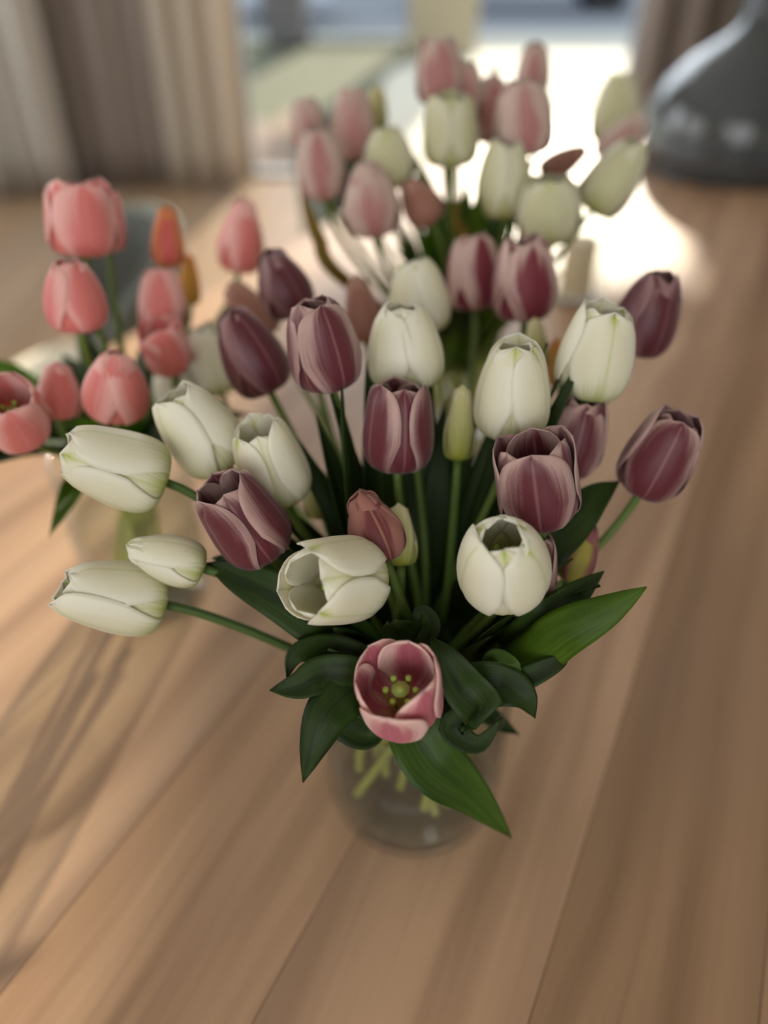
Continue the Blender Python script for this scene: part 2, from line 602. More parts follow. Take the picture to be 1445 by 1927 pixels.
struct('wall_front', (-1.9, 1.4, YF - 0.15, YF, 2.8, ZC), M['wall'])
DX0, DX1, DZ = -0.86, 1.50, 3.35
struct('wall_back', (XL, DX0 - 0.05, YB, YB + 0.15, 0, ZC), M['wall'])
struct('wall_back', (DX1 + 0.05, XR, YB, YB + 0.15, 0, ZC), M['wall'])
struct('wall_back', (DX0 - 0.05, DX1 + 0.05, YB, YB + 0.15, DZ, ZC), M['wall'])
# baseboards under the curtains
struct('baseboard_back', (XL, DX0 - 0.06, YB - 0.015, YB, 0, 0.09), M['frame'])

# glazed garden door
door = thing('door_1', (0, YB + 0.05, 0), None, None, kind='structure')
for (a, b) in ((DX0 - 0.05, DX0 + 0.02), (DX1 - 0.02, DX1 + 0.05)):
    o = box('door_frame', (a, b, -0.03, 0.05, 0.0, DZ), M['frame'], door, 0.006)
box('door_frame', (DX0 + 0.02, DX1 - 0.02, -0.03, 0.05, DZ - 0.07, DZ), M['frame'], door, 0.006)
box('threshold', (DX0 + 0.02, DX1 - 0.02, -0.03, 0.06, 0.0, 0.03), M['frame'], door, 0.004)
box('glass_pane', (DX0 + 0.02, DX1 - 0.02, 0.008, 0.014, 0.03, DZ - 0.07), M['pane'], door)
# unseen windows made up to house the fill lamps, behind the camera and left
for i, (nm, b6, fr) in enumerate((('added_window_1', (-1.9, 1.4, YF - 0.09, YF - 0.05, 0.9, 2.8), 'y'), ('added_window_2', (XL - 0.09, XL - 0.05, 0.0, 2.2, 0.9, 2.6), 'x'), ('added_window_3', (XL - 0.09, XL - 0.05, 2.8, 4.1, 0.9, 2.6), 'x'))):
    wn = thing(nm, (0, 0, 0), None, None, kind='structure')
    x0, x1, y0, y1, z0, z1 = b6
    if fr == 'y':
        bars = [(x0, x1, y0, y1, z0, z0 + .06), (x0, x1, y0, y1, z1 - .06, z1), (x0, x0 + .06, y0, y1, z0, z1), (x1 - .06, x1, y0, y1, z0, z1), ((x0 + x1) / 2 - .03, (x0 + x1) / 2 + .03, y0, y1, z0, z1)]
    else:
        bars = [(x0, x1, y0, y1, z0, z0 + .06), (x0, x1, y0, y1, z1 - .06, z1), (x0, x1, y0, y0 + .06, z0, z1), (x0, x1, y1 - .06, y1, z0, z1), (x0, x1, (y0 + y1) / 2 - .03, (y0 + y1) / 2 + .03, z0, z1)]
    for b in bars:
        box('window_frame', b, M['frame'], wn)

# ------------------------------------------------------------------ curtains
def curtain(x0, x1, y, z0, z1, mat, label, folds, amp, seed):
    rr = random.Random(seed)
    ph = [rr.uniform(0, 6.28) for _ in range(4)]
    nx = folds * 12
    nz = 14
    v, f, uv = [], [], []
    for j in range(nz + 1):
        tz = j / nz
        for i in range(nx + 1):
            tx = i / nx
            a = amp * (0.75 + 0.35 * (1 - tz))
            w = math.sin(tx * folds * 2 * math.pi + ph[0] + 0.5 * math.sin(tx * 9 + ph[1])) + 0.3 * math.sin(tx * folds * 4 * math.pi + ph[2])
            xx = x0 + (x1 - x0) * (tx + 0.012 * math.sin(tz * 3 + tx * 12))
            v.append((xx, y + a * w * 0.7, z0 + (z1 - z0) * tz))
            uv.append((tx, tz))
    for j in range(nz):
        for i in range(nx):
            a = j * (nx + 1) + i
            f.append((a, a + 1, a + nx + 2, a + nx + 1))
    o = raw('curtain', v, f, mat, None, True, uv)
    md = o.modifiers.new('thickness', 'SOLIDIFY')
    md.thickness = 0.004
    o['label'] = label
    o['category'] = 'curtain'
    o['group'] = 'curtains beside the garden door'
    return o


def cloth(name, rgb, trans, tcol):
    t = NT(name)
    tc = t.n('ShaderNodeTexCoord').outputs['Object']
    w = t.noise(t.scale(tc, (60, 60, 2)), 1.0, 3)
    c = lin(rgb)
    col = t.mix(w, tuple(x * 0.85 for x in c[:3]) + (1,), c)
    p = t.prin(col, 0.85, 0.2, t.bump(w, 0.2, 0.003))
    return t.done(t.add_translucent(p, lin(tcol), trans))


M['linen'] = cloth('pale_linen', (0.88, 0.865, 0.83), 0.35, (0.8, 0.76, 0.7))
M['taupe'] = cloth('taupe_cloth', (0.66, 0.615, 0.58), 0.22, (0.6, 0.52, 0.45))
M['beige'] = cloth('beige_cloth', (0.85, 0.815, 0.75), 0.35, (0.8, 0.72, 0.6))
curtain(-3.2, -1.86, 4.85, 0.03, 3.3, M['linen'], 'pale linen curtain hanging furthest left of the garden door', 7, 0.07, 1)
curtain(-1.84, -1.34, 5.05, 0.03, 3.3, M['taupe'], 'dark taupe curtain between the pale linen curtain and the beige one', 4, 0.05, 2)
curtain(-1.33, -0.84, 5.02, 0.03, 3.3, M['beige'], 'light beige curtain directly left of the bright garden door', 3, 0.05, 3)
curtain(1.42, 2.45, 5.0, 0.03, 3.3, M['taupe'], 'taupe curtain on the right of the garden door behind the dark bottle', 5, 0.06, 4)
rod = raw('curtain_rod', *tube_data([Vector((-3.25, 5.0, 3.34)), Vector((2.6, 5.0, 3.34))], 0.014, 10), M['frame'])
rod['label'] = 'painted rod the curtains hang from above the garden door'
rod['category'] = 'curtain rod'

# tall dark cabinet at the right
cab = thing('tall_cabinet', (2.02, 4.15, 0), 'tall dark olive cabinet standing behind the big dark glass bottle', 'cabinet')
M['olive'] = plain('olive_lacquer', (0.20, 0.19, 0.13), 0.4, 0.4, var=0.1)
M['brass'] = plain('dark_brass', (0.5, 0.42, 0.28), 0.3, 0.5, metallic=0.9)
box('body', (-0.33, 0.42, -0.25, 0.25, 0.04, 2.2), M['olive'], cab, 0.006)
box('plinth', (-0.30, 0.39, -0.22, 0.22, 0.0, 0.04), M['olive'], cab)
for s in (0, 1):
    d = box('door', (-0.32 + s * 0.37, 0.03 + s * 0.37, -0.272, -0.252, 0.07, 2.17), M['olive'], cab, 0.004)
    xh = 0.0 if s == 0 else 0.075
    box('handle', (xh - 0.006, xh + 0.006, -0.30, -0.272, 1.0, 1.25), M['brass'], d, 0.003)

# ------------------------------------------------------------------ dining table
TU, TN = Vector((math.sin(ANG), math.cos(ANG), 0)), Vector((math.cos(ANG), -math.sin(ANG), 0))


def on_table(s, n, z=TABLE_Z):
    p = TU * s + TN * n
    return Vector((p.x, p.y, z))


tbl = thing('dining_table', (0, 0, 0), 'long oak dining table that carries the vases of tulips', 'table')
S0, S1, N0, N1 = -0.75, 3.15, -1.01, 0.235
joints = [N0, -0.86, -0.70, -0.53, -0.35, -0.175, 0.0, 0.146, N1]
for i in range(len(joints) - 1):
    a, b = joints[i], joints[i + 1]
    w = (b - a)
    v, f = box_data(S0, S1, 0.0002, w - 0.0002, -0.038, 0.0, b=0.0006)
    me = bpy.data.meshes.new('plank')
    me.from_pydata(v, [], f)
    me.update()
    o = link('plank', me, M['oak'], tbl, smooth=False)
    tn = (1, .97, 1.03, .95, 1.0, 1.14, .80, .96)[i]
    o.color = (tn, tn * .995, tn * .99, 1)
    # local x runs along the table; local y across it
    o.matrix_local = Matrix.Translation(TN * b + Vector((0, 0, TABLE_Z))) @ Matrix.Rotation(math.pi / 2 - ANG, 4, 'Z')
fr_v, fr_f = box_data(S0 + 0.25, S1 - 0.25, 0.12, (N1 - N0) - 0.12, -0.10, -0.040, b=0.004)
me = bpy.data.meshes.new('apron')
me.from_pydata(fr_v, [], fr_f)
o = link('apron', me, M['oak'], tbl, smooth=False)
TROT = Matrix.Translation(TN * N1 + Vector((0, 0, TABLE_Z))) @ Matrix.Rotation(math.pi / 2 - ANG, 4, 'Z')
o.matrix_local = TROT
M['steel_black'] = plain('black_steel', (0.10, 0.10, 0.10), 0.4, 0.5, var=0.1)
for s in (S0 + 0.35, S1 - 0.35):
    for n in (0.15, (N1 - N0) - 0.23):
        v, f = box_data(s - 0.04, s + 0.04, n, n + 0.08, -TABLE_Z + 0.001, -0.10, b=0.004)
        me = bpy.data.meshes.new('leg')
        me.from_pydata(v, [], f)
        o = link('leg', me, M['steel_black'], tbl, smooth=False)
        o.matrix_local = TROT

# ------------------------------------------------------------------ chairs on the left side of the table
M['velvet'] = plain('grey_green_velvet', (0.46, 0.49, 0.46), 0.75, 0.3, var=0.2, scale=14, bump=0.2)
M['velvet_in'] = plain('dark_grey_upholstery', (0.27, 0.28, 0.26), 0.75, 0.3, var=0.2, scale=14)
M['cream'] = plain('cream_boucle', (0.88, 0.85, 0.76), 0.9, 0.2, var=0.08, scale=30, bump=0.4)


def chair(s, n, rot, label):
    p = on_table(s, n, 0)
    t = thing('tub_chair', p, label, 'chair', 'tub chairs along the left of the table', rotz=rot)

    def shell(r0, r1, z0, z1, name, mat, amax):
        v, f = [], []
        na, nz = 28, 6
        for i in range(na + 1):
            a = -amax + 2 * amax * i / na
            q = abs(a) / amax
            top = z1 - 0.17 * q ** 3
            for rr_, side in ((r0, 0), (r1, 1)):
                for j in range(nz + 1):
                    z = z0 + (top - z0) * j / nz
                    r_ = rr_ + 0.03 * (j / nz)
                    if j == nz:
                        r_ += 0.012 * (1 if side == 0 else -1)
                    v.append((-math.cos(a) * r_, math.sin(a) * r_, z))
        m_ = (nz + 1)
        for i in range(na):
            A, B = i * 2 * m_, (i + 1) * 2 * m_
            for j in range(nz):
                f.append((A + j, B + j, B + j + 1, A + j + 1))
                f.append((A + m_ + j, A + m_ + j + 1, B + m_ + j + 1, B + m_ + j))
            f.append((A + nz, B + nz, B + m_ + nz, A + m_ + nz))
            f.append((A, A + m_, B + m_, B))
        for e in (0, na):
            A = e * 2 * m_
            ring = [A + j for j in range(m_)] + [A + m_ + j for j in reversed(range(m_))]
            f.append(tuple(ring))
        me = bpy.data.meshes.new(name)
        me.from_pydata(v, [], f)
        return link(name, me, mat, t)
    shell(0.215, 0.255, 0.42, 0.80, 'backrest', M['velvet_in'], 1.45)
    shell(0.257, 0.272, 0.40, 0.81, 'outer_shell', M['velvet'], 1.48)
    lathe('seat_cushion', [(0, 0.36), (0.18, 0.36), (0.212, 0.38), (0.214, 0.43), (0.19, 0.465), (0.1, 0.475), (0, 0.476)], M['cream'], t, 32)
    lathe('seat_base', [(0, 0.31), (0.2, 0.31), (0.22, 0.33), (0.21, 0.359), (0, 0.359)], M['velvet_in'], t, 32)
    for sx in (-1, 1):
        for sy in (-1, 1):
            v, f = tube_data([Vector((sx * 0.13, sy * 0.13, 0.31)), Vector((sx * 0.2, sy * 0.2, 0.0))], lambda q: 0.014 - 0.005 * q, 10)
            me = bpy.data.meshes.new('leg')
            me.from_pydata([tuple(x) for x in v], [], f)
            link('leg', me, M['steel_black'], t)
    return t


FACE = -ANG
chair(1.20, -1.44, R(205), 'grey green tub chair with cream seat behind the coral tulips')
chair(2.50, -1.25, FACE, 'furthest grey green tub chair near the garden door')

# ------------------------------------------------------------------ garden outside
M['paving'] = plain('cream_paving', (0.86, 0.84, 0.77), 0.8, 0.3, var=0.06, scale=2)
M['lawn'] = plain('lawn_grass', (0.45, 0.455, 0.38), 0.9, 0.1, var=0.25, scale=3, bump=0.6)
M['asphalt'] = plain('pale_street', (0.60, 0.61, 0.62), 0.85, 0.2, var=0.08, scale=2)
struct('terrace_ground', (-9, 9, YB + 0.15, 30, -0.16, -0.06), M['paving']).name = 'ground'
lawn_pts = [(-7, 6.9), (-0.35, 6.9), (-0.15, 8.0), (0.0, 9.5), (0.3, 10.6), (1.0, 11.4), (1.0, 12.4), (-7, 12.4)]
v = [(x, y, -0.059) for x, y in lawn_pts] + [(x, y, -0.02) for x, y in lawn_pts]
n = len(lawn_pts)
f = [tuple(range(n, 2 * n)), tuple(reversed(range(n)))] + [(i, (i + 1) % n, (i + 1) % n + n, i + n) for i in range(n)]
lw = raw('lawn', v, f, M['lawn'], None, False)
lw['kind'] = 'structure'
struct('street', (-9, 9, 13.2, 22, -0.06, -0.045), M['asphalt'])
# terrace slabs that can be told apart near the door
M['slab'] = plain('terrace_slab', (0.87, 0.85, 0.78), 0.75, 0.3, var=0.05, scale=3)
ter = thing('terrace', (0, 0, 0), None, None, kind='structure')
v, f = box_data(0, 0.79, 0, 0.79, -0.06, -0.035, b=0.004)
slab_me = bpy.data.meshes.new('paving_slab')
slab_me.from_pydata(v, [], f)
slab_me.materials.append(M['slab'])
for i in range(9):
    for j in range(6):
        xx, yy = -2.4 + i * 0.8, YB + 0.2 + j * 0.8
        if yy > 6.1 and xx < -0.3:
            continue
        o = bpy.data.objects.new('paving_slab', slab_me)
        COL.objects.link(o)
        o.parent = ter
        o.location = (xx, yy, rng.uniform(-0.002, 0.002))

struct('sun_blocker_slab', (1.12, 4.2, YB + 0.15, YB + 2.3, 3.6, 3.78), M['white_wall'] if 'white_wall' in M else M['wall'])  # unseen slab added to keep direct sun off the right of the table

# beige gate pier, pale wall, bin, cars and a house beyond the lawn
M['pier'] = plain('beige_brick', (0.66, 0.62, 0.53), 0.85, 0.2, var=0.1, scale=6)
pier = thing('gate_pier', (0.72, 11.3, -0.06), 'thick beige pier standing at the end of the lawn outside', 'pillar')
box('shaft', (-0.42, 0.42, -0.35, 0.35, 0, 2.5), M['pier'], pier, 0.02)
box('cap', (-0.48, 0.48, -0.41, 0.41, 2.5, 2.6), M['pier'], pier, 0.02)
M['white_wall'] = plain('white_render', (0.86, 0.88, 0.92), 0.8, 0.2, var=0.05, scale=2)
M['shutter'] = plain('grey_shutter', (0.45, 0.46, 0.48), 0.6)
M['darkglass'] = plain('dark_window_glass', (0.25, 0.28, 0.32), 0.1, 0.6)
house = thing('house', (-1.5, 23, -0.05), 'white rendered house across the street beyond the lawn', 'house')
box('wall', (-7, 9, 0, 5, 0, 5.5), M['white_wall'], house)
for i in range(5):
    xx = -6 + i * 3.0
    w_ = box('window', (xx, xx + 1.3, -0.06, 0.02, 1.0, 2.4), M['frame'], house)
    box('glass_pane', (xx + 0.08, xx + 1.22, -0.075, -0.06, 1.08, 2.32), M['darkglass'], w_)


def car(x, y, rgb, label, length=4.2):
    c = thing('car', (x, y, -0.045), label, 'car')
    paint = plain('car_paint', rgb, 0.3, 0.6, var=0.03)
    prof = [(-2.1, .35), (-2.12, .62), (-2.0, .85), (-1.3, .95), (-0.75, 1.38), (0.9, 1.42), (1.6, .98), (2.05, .9), (2.12, .6), (2.08, .35)]
    v, f = [], []
    for yy, ins in ((-0.85, 0.1), (-0.8, 0), (0.8, 0), (0.85, 0.1)):
        for px_, pz in prof:
            k_ = 1.0
            v.append((px_ * length / 4.2, yy * (0.86 if pz > 1.0 else 1.0), pz))
    m_ = len(prof)
    for r_ in range(3):
        for i in range(m_):
            i2 = (i + 1) % m_
            f.append((r_ * m_ + i, r_ * m_ + i2, (r_ + 1) * m_ + i2, (r_ + 1) * m_ + i))
    f.append(tuple(reversed(range(m_))))
    f.append(tuple(range(3 * m_, 4 * m_)))
    me = bpy.data.meshes.new('body')
    me.from_pydata(v, [], f)
    link('body', me, paint, c, smooth=False)
    box('side_window', (-0.95, 1.2, -0.80, -0.76, 0.98, 1.32), M['darkglass'], c, 0.01)
    for wx in (-1.3, 1.3):
        for wy in (-0.8, 0.8):
            v, f = tube_data([Vector((wx, wy - 0.1, 0.32)), Vector((wx, wy + 0.1, 0.32))], 0.32, 18)
            me = bpy.data.meshes.new('wheel')
            me.from_pydata([tuple(q) for q in v], [], f)
            link('wheel', me, M['steel_black'], c, smooth=False)


car(-2.9, 15.2, (0.80, 0.84, 0.92), 'pale silver car parked in the street beyond the lawn')
car(2.6, 16.8, (0.35, 0.50, 0.80), 'blue car parked in the street right of the beige pier')
M['bin'] = plain('grey_bin_plastic', (0.42, 0.42, 0.43), 0.6)
wb = thing('wheelie_bin', (-1.25, 11.6, -0.02), 'dark grey waste bin on the far side of the lawn', 'bin')
v = [(-.24, -.28, .06), (.24, -.28, .06), (.24, .28, .06), (-.24, .28, .06), (-.3, -.36, 1.0), (.3, -.36, 1.0), (.3, .36, 1.0), (-.3, .36, 1.0)]
f = [(3, 2, 1, 0), (4, 5, 6, 7), (0, 1, 5, 4), (1, 2, 6, 5), (2, 3, 7, 6), (3, 0, 4, 7)]
me = bpy.data.meshes.new('body')
me.from_pydata(v, [], f)
link('body', me, M['bin'], wb, False)
box('lid', (-0.32, 0.32, -0.40, 0.38, 1.0, 1.07), M['bin'], wb, 0.015)
for s in (-1, 1):
    v, f = tube_data([Vector((s * .2, .3, .1)), Vector((s * .28, .3, .1))], 0.1, 14)
    me = bpy.data.meshes.new('wheel')
    me.from_pydata([tuple(q) for q in v], [], f)
    link('wheel', me, M['steel_black'], wb, False)

# ------------------------------------------------------------------ vases
def vase(loc, rad, h, label, water=0.5):
    t = thing('glass_vase', loc, label, 'vase')
    th = 0.0035
    prof = [(0, 0.0), (rad * 0.86, 0.0), (rad * 0.96, 0.004), (rad * 0.99, 0.015), (rad, 0.04), (rad, h - 0.002), (rad - th * 0.5, h),
            (rad - th, h - 0.002), (rad - th, 0.04), (rad - th * 1.3, 0.018), (rad * 0.86, 0.011), (0, 0.010)]
    lathe('glass_body', prof, M['vase'], t, 56)
    wr = rad - th - 0.0006
    lathe('water', [(0, 0.0112), (rad * 0.85, 0.012), (wr - 0.0015, 0.02), (wr, 0.042), (wr, h * water), (wr - 0.002, h * water - 0.001), (0, h * water - 0.001)], M['water'], t, 48)
    return t


V1 = Vector((0.026, 0.398, TABLE_Z))
V2 = Vector((-0.268, 0.645, TABLE_Z))
V3 = Vector((0.095, 0.885, TABLE_Z))
vase(V1, 0.0765, 0.155, 'clear glass vase at the front holding the plum and white tulips', 0.55)
vase(V2, 0.068, 0.195, 'clear glass vase on the left holding the coral tulips', 0.6)
vase(V3, 0.070, 0.19, 'clear glass vase behind the front bouquet holding the blush and white tulips', 0.5)
VASES = {1: (V1, 0.155, 0.060), 2: (V2, 0.195, 0.052), 3: (V3, 0.19, 0.054)}

# ------------------------------------------------------------------ tulips
def petal(parent, name, R_, L_, tr, ang, k, W, inner, rr, mat, res, frame, curl=0.0, flare=0.0, notch=0.0):
    """k scales the radius, tr is the mouth radius in units of R_, ang the place around the axis"""
    B, ax, e1, e2 = frame
    nu, nv = res
    us = [0, .05, .14, .30, .48, .68, .85, 1.0]
    fr = [.12, .50, .80, .98, 1.0, .80 + .20 * min(tr, 1.0), .45 + .58 * tr, tr]
    fz = [0, .010, .055, .19, .40, .64, .85, 1.0]
    wob = [rr.uniform(0, 6.28) for _ in range(3)]
    vs, uv, fs = [], [], []
    cA, sA = math.cos(ang), math.sin(ang)
    rad = e1 * cA + e2 * sA
    tan = -e1 * sA + e2 * cA
    for i in range(nu + 1):
        u = i / nu
        r = R_ * interp(us, fr, u) * k
        z = L_ * interp(us, fz, u)
        q = max(0.0, (u - 0.5) / 0.5)
        hw = W * R_ * (0.17 + 0.83 * min(1, (u / 0.5)) ** 0.75) if u < 0.5 else W * R_ * max(0.0, 1 - q ** 2.7) ** 0.56
        if u < 0.5:
            hw = min(hw, 1.12 * r + 0.0006)
        rc = max(r * (0.94 if inner else 1.03), 0.62 * R_)
        if u < 0.25:
            rc = r + (rc - r) * (u / 0.25)
        for j in range(nv + 1):
            v = -1 + 2 * j / nv
            s = hw * v
            a = s / rc
            x = r - rc * (1 - math.cos(a))
            y = rc * math.sin(a)
            rib = -0.018 * R_ * math.exp(-(v / 0.10) ** 2) * math.sin(min(1, u * 1.2) * math.pi)
            wave = 0.028 * R_ * (abs(v) ** 2) * math.sin(5.5 * u + wob[0] + (1.7 if v > 0 else 0)) * min(1, u * 2)
            edge = (0.012 if not inner else -0.02) * R_ * abs(v) ** 3 * u
            cl = curl * R_ * max(0, u - 0.72) ** 2 * 8
            x += rib + wave + edge + cl
            zz = z - 0.05 * L_ * abs(v) ** 2.2 * (u ** 3) * 0.3 + 0.010 * L_ * math.sin(v * 10 + wob[1]) * max(0, u - 0.8) * 5
            if notch and u > 0.8:
                zz -= notch * L_ * (u - 0.8) / 0.2 * math.exp(-(v / 0.3) ** 2)
            if flare:
                zz -= flare * L_ * u * u * 0.5
                x += flare * R_ * u * u
            vs.append(B + ax * zz + rad * x + tan * y)
            uv.append((j / nv, u))
    for i in range(nu):
        for j in range(nv):
            a = i * (nv + 1) + j
            fs.append((a, a + 1, a + nv + 2, a + nv + 1))
    o = raw(name, vs, fs, mat, parent, True, uv)
    md = o.modifiers.new('thickness', 'SOLIDIFY')
    md.thickness = 0.0006
    md.offset = 0
    return o


def leaf_mesh(parent, pts, width, hint, mat, fold=0.25, ripple=0.12, seed=0, twist=0.0, n=22, wpos=0.38):
    rr = random.Random(seed)
    path = cat_rom(pts, n + 1)
    nv = 8
    vs, uv, fs = [], [], []
    ph = rr.uniform(0, 6.28)
    hint = Vector(hint)
    for i, p in enumerate(path):
        u = i / n
        t = (path[min(i + 1, n)] - path[max(i - 1, 0)]).normalized()
        side = t.cross(hint)
        if side.length < 1e-3:
            side = t.orthogonal()
        side.normalize()
        side = Matrix.Rotation(twist * (u - 0.2), 3, t) @ side
        nrm = side.cross(t).normalized()
        if u < wpos:
            w = width * (0.30 + 0.70 * math.sin(u / wpos * math.pi / 2))
        else:
            w = width * (1 - ((u - wpos) / (1 - wpos)) ** 1.9) ** 0.95
        w = max(w, 0.0004)
        for j in range(nv + 1):
            v = -1 + 2 * j / nv
            off = fold * w * abs(v) ** 1.3 + ripple * width * (v * abs(v)) * math.sin(u * 9 + ph + (1.2 if v > 0 else 0))
            vs.append(p + side * (w * 0.5 * v) + nrm * off * 0.5)
            uv.append((j / nv, u))
    for i in range(n):
        for j in range(nv):
            a = i * (nv + 1) + j
            fs.append((a, a + 1, a + nv + 2, a + nv + 1))
    o = raw('leaf', vs, fs, mat, parent, True, uv)
    md = o.modifiers.new('thickness', 'SOLIDIFY')
    md.thickness = 0.0007
    md.offset = 0
    return o


LIVE = {}


def tulip(key, bq, cx, cy, w, wr, asp, phi, tilt, kind, mouth, label, roll=0.0, res=(16, 10), stem='stem', inner_up=1.0,
          curl=0.0, flares=None, notch=0.03, group=None, core=False, neck=None, k_stem=0.55, bend=None, cover=1.08, squat=1.0):
    rr = random.Random(hash(key) % 9973 if isinstance(key, int) else sum(ord(c) * (i + 3) for i, c in enumerate(key)))
    depth = wr * F_ / w
    C = P(cx, cy, depth)
    Rr = wr / 2 * (1.07 if bq == 3 else 0.97)
    L = asp * wr
    d = (C - CAM).normalized()
    up = (UP - d * UP.dot(d)).normalized()
    rt = d.cross(up).normalized()
    a = (rt * math.cos(R(phi)) + up * math.sin(R(phi))) * math.cos(R(tilt)) - d * math.sin(R(tilt))
    a.normalize()
    e1 = a.cross(Vector((0.1, 0.2, 1)).normalized() if abs(a.z) < 0.97 else Vector((1, 0, 0))).normalized()
    # e1 turned so that roll = 0 has an outer petal facing the camera
    e1 = (-d - a * (-d).dot(a)).normalized() if abs(d.dot(a)) < 0.995 else up
    e2 = a.cross(e1).normalized()
    B = C - a * (L * 0.5)
    vloc, vh, nr = VASES[bq]
    grp = group or {1: 'plum and white tulips of the front bouquet', 2: 'coral tulips of the left bouquet', 3: 'blush and white tulips of the back bouquet'}[bq]
    # stem: leaves the head against its axis, passes the mouth of the vase, ends near its floor
    out = Vector((B.x - vloc.x, B.y - vloc.y, 0))
    if out.length < 1e-4:
        out = Vector((1, 0, 0))
    on = out.normalized()
    rn = nr * min(1.0, out.length / 0.16) * rr.uniform(0.75, 1.0)
    jit = Vector((rr.uniform(-1, 1), rr.uniform(-1, 1), 0)) * nr * 0.22
    N = Vector((vloc.x, vloc.y, vloc.z + vh)) + on * rn + jit
    dv = Vector((N.x - vloc.x, N.y - vloc.y, 0))
    if dv.length > nr:
        dv *= nr / dv.length
        N = Vector((vloc.x + dv.x, vloc.y + dv.y, N.z))
    fa, fq = rr.uniform(0, 2 * math.pi), nr * 0.98 * math.sqrt(rr.uniform(0.05, 1))
    foot = Vector((vloc.x + math.cos(fa) * fq, vloc.y + math.sin(fa) * fq, vloc.z + 0.018 + rr.uniform(0, 0.035)))
    T0 = -a
    T1 = (foot - N).normalized()
    D = (N - B).length
    path = []
    for i in range(17):
        t = i / 16
        h00, h10, h01, h11 = 2 * t ** 3 - 3 * t * t + 1, t ** 3 - 2 * t * t + t, -2 * t ** 3 + 3 * t * t, t ** 3 - t * t
        path.append(B * h00 + T0 * (D * k_stem * 1.6 * h10) + N * h01 + T1 * (D * 0.7 * h11))
    for i in range(1, 7):
        path.append(N.lerp(foot, i / 6))
    top = thing('tulip', foot, label, 'tulip', grp)
    v, f = tube_data(path, lambda q: 0.0031 + 0.0006 * q, 10)
    uvs = [((i % 10) / 10, (i // 10) / len(path)) for i in range(len(v))]
    raw('stem', v, f, M[stem], top, True, uvs)
    frame = (B - a * 0.0, a, e1, e2)
    mat = M[kind]
    # the fleshy joint under the petals
    for s in range(6):
        inner = s % 2 == 1
        ang = R(roll) + s * math.pi / 3 + rr.uniform(-0.09, 0.09)
        tr = max(0.02, mouth * (0.93 if inner else 1.0) + rr.uniform(-0.04, 0.04))
        fl_ = 0.0
        if flares and s in flares:
            fl_ = flares[s]
        petal(top, 'petal', Rr, L * rr.uniform(0.93, 1.03) * (inner_up if inner else 1.0), tr, ang,
              0.93 if inner else 1.0, cover * (0.93 if inner else 1.0), inner, rr, mat, res, frame, curl * rr.uniform(0.3, 1.2), fl_, notch * rr.uniform(0, 1.5))
    if core:
        v, f = tube_data([B + a * 0.004, B + a * (L * 0.30), B + a * (L * 0.50), B + a * (L * 0.54)], lambda q: 0.0034 if q < 0.9 else 0.0055, 8)
        raw('pistil', v, f, M['pistil'], top)
        for s in range(6):
            ang = s * math.pi / 3 + 0.4
            o1 = (e1 * math.cos(ang) + e2 * math.sin(ang))
            p0 = B + a * 0.004 + o1 * 0.003
            p1 = B + a * (L * 0.28) + o1 * (Rr * 0.30)
            p2 = B + a * (L * 0.42) + o1 * (Rr * 0.36)
            v, f = tube_data(cat_rom([p0, p1, p2, p2 + a * 0.006], 8), lambda q: 0.0009 if q < 0.72 else 0.0019, 6)
            raw('stamen', v, f, M['stamen'], top)
    LIVE[key] = (top, path, a)
    return top


G1 = 'plum tulips of the front bouquet'
G2 = 'white tulips of the front bouquet'
HI = (20, 14)
LO = (12, 8)
